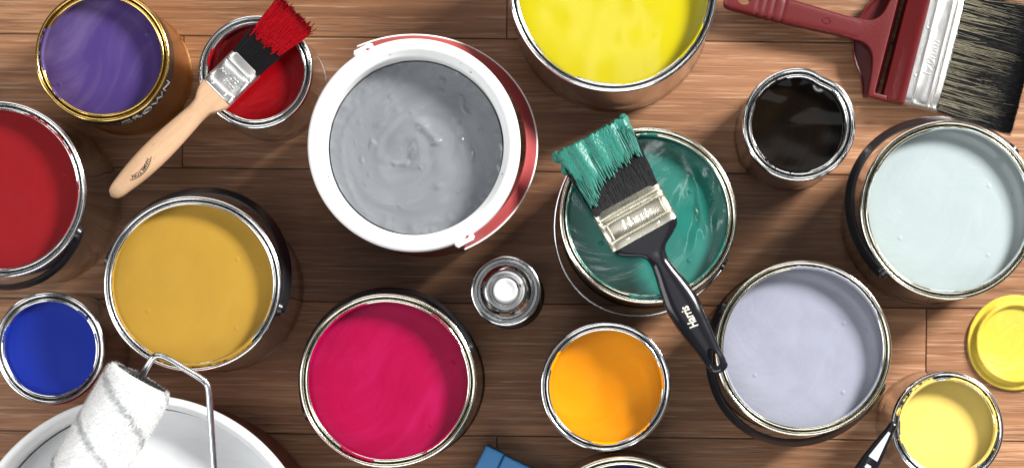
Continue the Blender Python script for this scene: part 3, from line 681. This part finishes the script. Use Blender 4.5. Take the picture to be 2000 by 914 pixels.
# stock: a rounded bar behind the ferrule, sloping down to a flat web
def bar(name, prof, x0, x1, m, parent):
    v = []; f = []; n = len(prof)
    for x in (x0, x1): v += [(x, y, z) for y, z in prof]
    f = [(i, (i+1) % n, n+(i+1) % n, n+i) for i in range(n)]+[tuple(range(n))[::-1], tuple(range(n, 2*n))]
    return raw(name, v, f, m, parent, True, 35)
bar('stock', [(.0006, -T2+.001), (.0006, T2+.0008), (-.0012, T2+.0014), (-.004, T2+.0012), (-.008, T2-.0005), (-.012, T2-.003), (-.0165, T2-.005), (-.0205, T2-.0068), (-.0215, .002), (-.0225, -.004), (-.0225, -T2+.004), (-.02, -T2+.001)], -W2*1.005, W2*1.005, M['red_smooth'], wb)
bar('web', [(-.0262, -.0115), (-.0262, -.006), (-.028, -.004), (-.0292, -.006), (-.034, -.0075), (-.034, -.0115)], -W2*.97, W2*.97, M['red_smooth'], wb)
# T-shaped bracket that ties the handle to the stock
half = [(20, -150), (21, -108), (26, -94), (40, -82), (62, -76), (90, -73), (116, -71), (121, -68), (121, -60), (121, -34), (112, -34), (112, -58), (106, -59), (0, -60)]
def sym(hf):
    s = smoothpts([(x, y, 0) for x, y in hf[:7]], 2)
    rt = [(p.x*kw_, p.y*kw_) for p in s]+[px2(*q) for q in hf[7:-1]]
    return rt+[(-x, y) for x, y in rt[::-1]]
prism('bracket', sym(half), .0005, .0105, M['red_plastic'], wb, .0016, 3)
low = [(20, -128), (21, -120), (42, -117), (66, -104), (80, -92), (100, -83), (116, -79), (121, -76), (121, -66), (0, -66)]
s = smoothpts([(x, y, 0) for x, y in low[:7]], 2); rt = [(p.x*kw_, p.y*kw_) for p in s]+[px2(*q) for q in low[7:-1]]
prism('lower_web', rt+[(-x, y) for x, y in rt[::-1]], -.011, -.006, M['red_smooth'], wb, .0008, 2)
wl = [(x, y) for x, y in rt]; path = [Vector((x, y, -.004)) for x, y in wl[2:-2]]
for sgn_ in (1, -1): sweep('edge_fillet', [Vector((p.x*sgn_, p.y, p.z)) for p in path], circ(.0014, 8), M['red_smooth'], wb)
ys_ = np.linspace(-388, -118, 70); st = []
for y in ys_:
    hw = float(np.interp(y, [-388, -384, -376, -300, -250, -150, -118], [14, 21, 24, 25, 24.5, 20.5, 20])); th = float(np.interp(y, [-388, -380, -118], [12, 15.5, 15]))
    for g in (-322, -306, -289, -272):
        if abs(y-g) < 2.2: hw -= 1.6; th -= 2.2
    st.append((y*kw_, hw*kw_, th*kw_, .0035))
hd = loft('handle', st, M['red_plastic'], wb, 5, 48, 30)
cut = bmesh.new(); bmesh.ops.create_cone(cut, cap_ends=True, segments=32, radius1=1, radius2=1, depth=.08)
for v in cut.verts: v.co = Vector((v.co.x*9.5*kw_, v.co.y*12*kw_-350*kw_, v.co.z))
cme = bpy.data.meshes.new('c'); cut.to_mesh(cme); cut.free(); co = bpy.data.objects.new('c', cme); COL.objects.link(co); co.parent = wb
boolean(hd, co)
em = [(0, 9), (6, 2), (5, -4), (0, -10), (-5, -4), (-6, 2)]
ep = [Vector((x*kw_, (y-184)*kw_, .0035+15.2*kw_)) for x, y in em]; ep.append(ep[0]); sweep('emblem', ep, circ(.0005, 6), M['red_plastic'], hd)

# --- small black and grey handled brush, only its handle end in view
zs = .120+.0075; org, rz = brush_frame(1745, 829, zs, (-.53, .848)); ks = k(zs)
sb = thing('paintbrush', 'slim black brush handle with a pale grey inlay leaning on the pale yellow tin', 'paintbrush', org, rz, 'paintbrushes')
st = []
for y, hw, th in ((-6, 2, 2), (-5, 5, 5), (-2, 7.5, 7.5), (3, 9, 9), (9, 9, 9), (16, 9.5, 8.5), (24, 11, 8.5), (50, 15, 9.5), (80, 19, 11), (120, 21, 13), (170, 19, 13), (215, 16, 12), (232, 26, 13), (245, 40, 14)):
    st.append((y*ks, hw*ks, th*ks, 0))
hd = loft('handle', st, M['black_gloss'], sb, 2.4, 40)
il = smoothpts([(-2, 17, 0), (2.2, 17, 0), (9, 76, 0), (-9, 76, 0)], 1, True)
def strip(name, pts, m, parent, zfun):
    n = 14; v = []; f = []
    for i in range(n+1):
        y = pts[0][0]+(pts[1][0]-pts[0][0])*i/n; hw = pts[0][1]+(pts[1][1]-pts[0][1])*i/n
        for j in range(7): x = hw*(2*j/6-1); v.append((x*ks, y*ks, zfun(x, y)*ks))
    for i in range(n):
        for j in range(6): f.append((i*7+j, i*7+j+1, (i+1)*7+j+1, (i+1)*7+j))
    return raw(name, v, f, m, parent)
zf = lambda x, y: float(np.interp(y, [9, 24, 50, 80, 120, 170], [9, 8.5, 9.5, 11, 13, 13]))*(1-(abs(x)/float(np.interp(y, [9, 24, 50, 80, 120, 170], [9, 11, 15, 19, 21, 19])))**2.4)**(1/2.4)+.45
strip('inlay', ((17, 2.5), (78, 10)), M['grey_insert'], hd, zf)
strip('inlay', ((92, 5), (100, 6)), M['grey_insert'], hd, zf)
fe = ferrule(sb, M['ferrule'], 40*ks, .0065, .03, (.006, .024), M['ferrule'], rivets=()); fe.location = (0, 244*ks, 0)
loft('bristles', [(244*ks+.028, 38*ks, .006, 0), (244*ks+.075, 40*ks, .004, 0)], M['hair_black'], sb, 4, 24)

# ------------------------------------------------------------------ roller
zr = .2435; Pa = at(276, 738, zr); kr = k(zr); ax2 = Vector((.506, .863, 0)).normalized(); tilt = R(0.01)
fr_ = thing('paint_roller', 'white fleecy paint roller with grey stripes and a bent wire frame in the white tub', 'paint roller', Pa, math.atan2(ax2.y, ax2.x)-PI/2)
rr_ = 68*kr; RLN = .23
def pile_mat(hair=False):
    m, nt, b = mat('fleece_strand' if hair else 'fleece_pile'); t = N(nt, 'ShaderNodeTexCoord'); se = N(nt, 'ShaderNodeSeparateXYZ'); L(nt, t.outputs['Object'], se.inputs[0])
    an = N(nt, 'ShaderNodeMath', operation='ARCTAN2'); L(nt, se.outputs[0], an.inputs[0]); L(nt, se.outputs[2], an.inputs[1])
    s1 = N(nt, 'ShaderNodeMath', operation='MULTIPLY_ADD'); L(nt, an.outputs[0], s1.inputs[0]); s1.inputs[1].default_value = 1/PI; s1.inputs[2].default_value = .0
    s2 = N(nt, 'ShaderNodeMath', operation='MULTIPLY_ADD'); L(nt, se.outputs[1], s2.inputs[0]); s2.inputs[1].default_value = 1/.0465; L(nt, s1.outputs[0], s2.inputs[2])
    ns = noisen(nt, t.outputs['Object'], 160, 3); s3 = N(nt, 'ShaderNodeMath', operation='MULTIPLY_ADD'); L(nt, ns, s3.inputs[0]); s3.inputs[1].default_value = .22; L(nt, s2.outputs[0], s3.inputs[2])
    fr = N(nt, 'ShaderNodeMath', operation='FRACT'); L(nt, s3.outputs[0], fr.inputs[0])
    rp = ramp(nt, fr.outputs[0], [(.0, (0, 0, 0)), (.38, (0, 0, 0)), (.48, (.6, .6, .6)), (.54, (.6, .6, .6)), (.63, (0, 0, 0))])
    L(nt, mixc(nt, rp.outputs[0], (.80, .80, .79), (.27, .29, .30)), b.inputs['Base Color']); b.inputs['Roughness'].default_value = .9
    bump(nt, noisen(nt, t.outputs['Object'], 420, 3), b, .15, .002)
    if hair:
        cs = b.inputs['Base Color'].links[0].from_socket; di = N(nt, 'ShaderNodeBsdfDiffuse'); tr = N(nt, 'ShaderNodeBsdfTranslucent'); mx = N(nt, 'ShaderNodeMixShader'); mx.inputs[0].default_value = .5
        L(nt, cs, di.inputs[0]); L(nt, cs, tr.inputs[0]); L(nt, di.outputs[0], mx.inputs[1]); L(nt, tr.outputs[0], mx.inputs[2]); L(nt, mx.outputs[0], nt.nodes['Material Output'].inputs[0])
    return m
M['pile'] = pile_mat(); M['pile_hair'] = pile_mat(True)
rot = Matrix.Rotation(tilt, 4, 'X')
V = []; Fc = []; nA = 120; ny = 150
for j in range(ny+1):
    y = -RLN+RLN*j/ny
    for i in range(nA):
        a = 2*PI*i/nA; e = min(1, (0-y)/.010, (y+RLN)/.010); e = math.sqrt(max(0, 1-(1-max(0, e))**2))
        q = rr_*(.80+.20*e)+.0006*fbm(math.cos(a)*5+y*160, math.sin(a)*5+y*50, 2, 3)
        V.append((q*math.sin(a), y, q*math.cos(a)))
for j in range(ny):
    for i in range(nA): b = j*nA; Fc.append((b+i, b+(i+1) % nA, b+nA+(i+1) % nA, b+nA+i))
sl = raw('sleeve', V, Fc, M['pile'], fr_); sl.rotation_euler = (tilt, 0, 0)
V = []; Fc = []; Nn = []
for i in range(42000):
    a = random.uniform(0, 2*PI); y = -random.uniform(0, 1)*RLN; e = min(1, -y/.010, (y+RLN)/.010); e = math.sqrt(max(0, 1-(1-max(0, e))**2)); q = rr_*(.80+.20*e)-.001
    n_ = Vector((math.sin(a), .9*(1-e)*(1 if y > -.1 else -1), math.cos(a))).normalized(); p = Vector((math.sin(a)*q, y, math.cos(a)*q)); t_ = Vector((math.cos(a), 0, -math.sin(a)))
    ln = random.uniform(.002, .0042); g = (n_+Vector((random.gauss(0, .45), random.gauss(0, .45), random.gauss(0, .45)))).normalized(); b = len(V); s_ = Vector((random.gauss(0, 1), random.gauss(0, 1), random.gauss(0, 1))).cross(g).normalized()*.00022
    V += [p-s_, p+s_, p+g*ln*.6+s_*.7+t_*.0003, p+g*ln]; Fc += [(b, b+1, b+2), (b, b+2, b+3)]
pl = raw('pile', V, Fc, M['pile_hair'], fr_, False); pl.rotation_euler = (tilt, 0, 0); pl['kind'] = 'stuff'
capo = lathe('end_cap', [(.0001, -.001), (.006, -.001), (.0065, -.003), (rr_*.66, -.003), (rr_*.74, -.0032), (rr_*.76, -.005), (rr_*.76, -.012)], M['black_matt'], fr_, n=48)
capo.rotation_euler = (tilt-PI/2, 0, 0)
cz = math.cos(-fr_.rotation_euler.z); sz = math.sin(-fr_.rotation_euler.z)
def rl(px, py, z):
    p = at(px, py, z)-Pa; return Vector((p.x*cz-p.y*sz, p.x*sz+p.y*cz, p.z))
wp = [rl(268, 752, zr-.003), rl(281, 728, zr), rl(293, 706, .2465), rl(302, 693, .248), rl(322, 696, .247), rl(360, 719, .243), rl(396, 740, .239), rl(407, 752, .238), rl(409, 775, .2375), rl(414, 850, .235), rl(420, 930, .232), rl(425, 1010, .229)]
wp = [wp[0]]+smoothpts(wp[1:], 3)
sweep('wire_frame', wp, circ(6.4*kr, 14), M['zinc'], fr_, up=(.1, .2, 1))
gp = [rl(425, 1000, .2292), rl(428, 1040, .228), rl(440, 1300, .222)]
sweep('grip', gp, circ(.012, 20), M['black'], fr_, up=(.1, .2, 1))

# ------------------------------------------------------------------ blue plastic block at the bottom edge
zt_ = .026; O = at(949, 868, zt_); k_ = k(zt_); d1 = Vector((83, -41, 0)).normalized(); d2 = Vector((-25, -46, 0)).normalized()
d2 = Vector((d1.y, -d1.x, 0)); 
bp = thing('pad_holder', 'corner of a blue plastic block with a seam poking in at the bottom edge', 'pad holder', (O.x, O.y, 0), math.atan2(d1.y, d1.x))
prism('shell', [(0, 0), (.0205, 0), (.0205, -.09), (0, -.09)], 0, zt_, M['blue_plastic'], bp, .003, 4)
prism('cover', [(.0211, -.0008), (.075, -.0008), (.075, -.0892), (.0211, -.0892)], 0, zt_-.0006, M['blue_plastic'], bp, .003, 4)
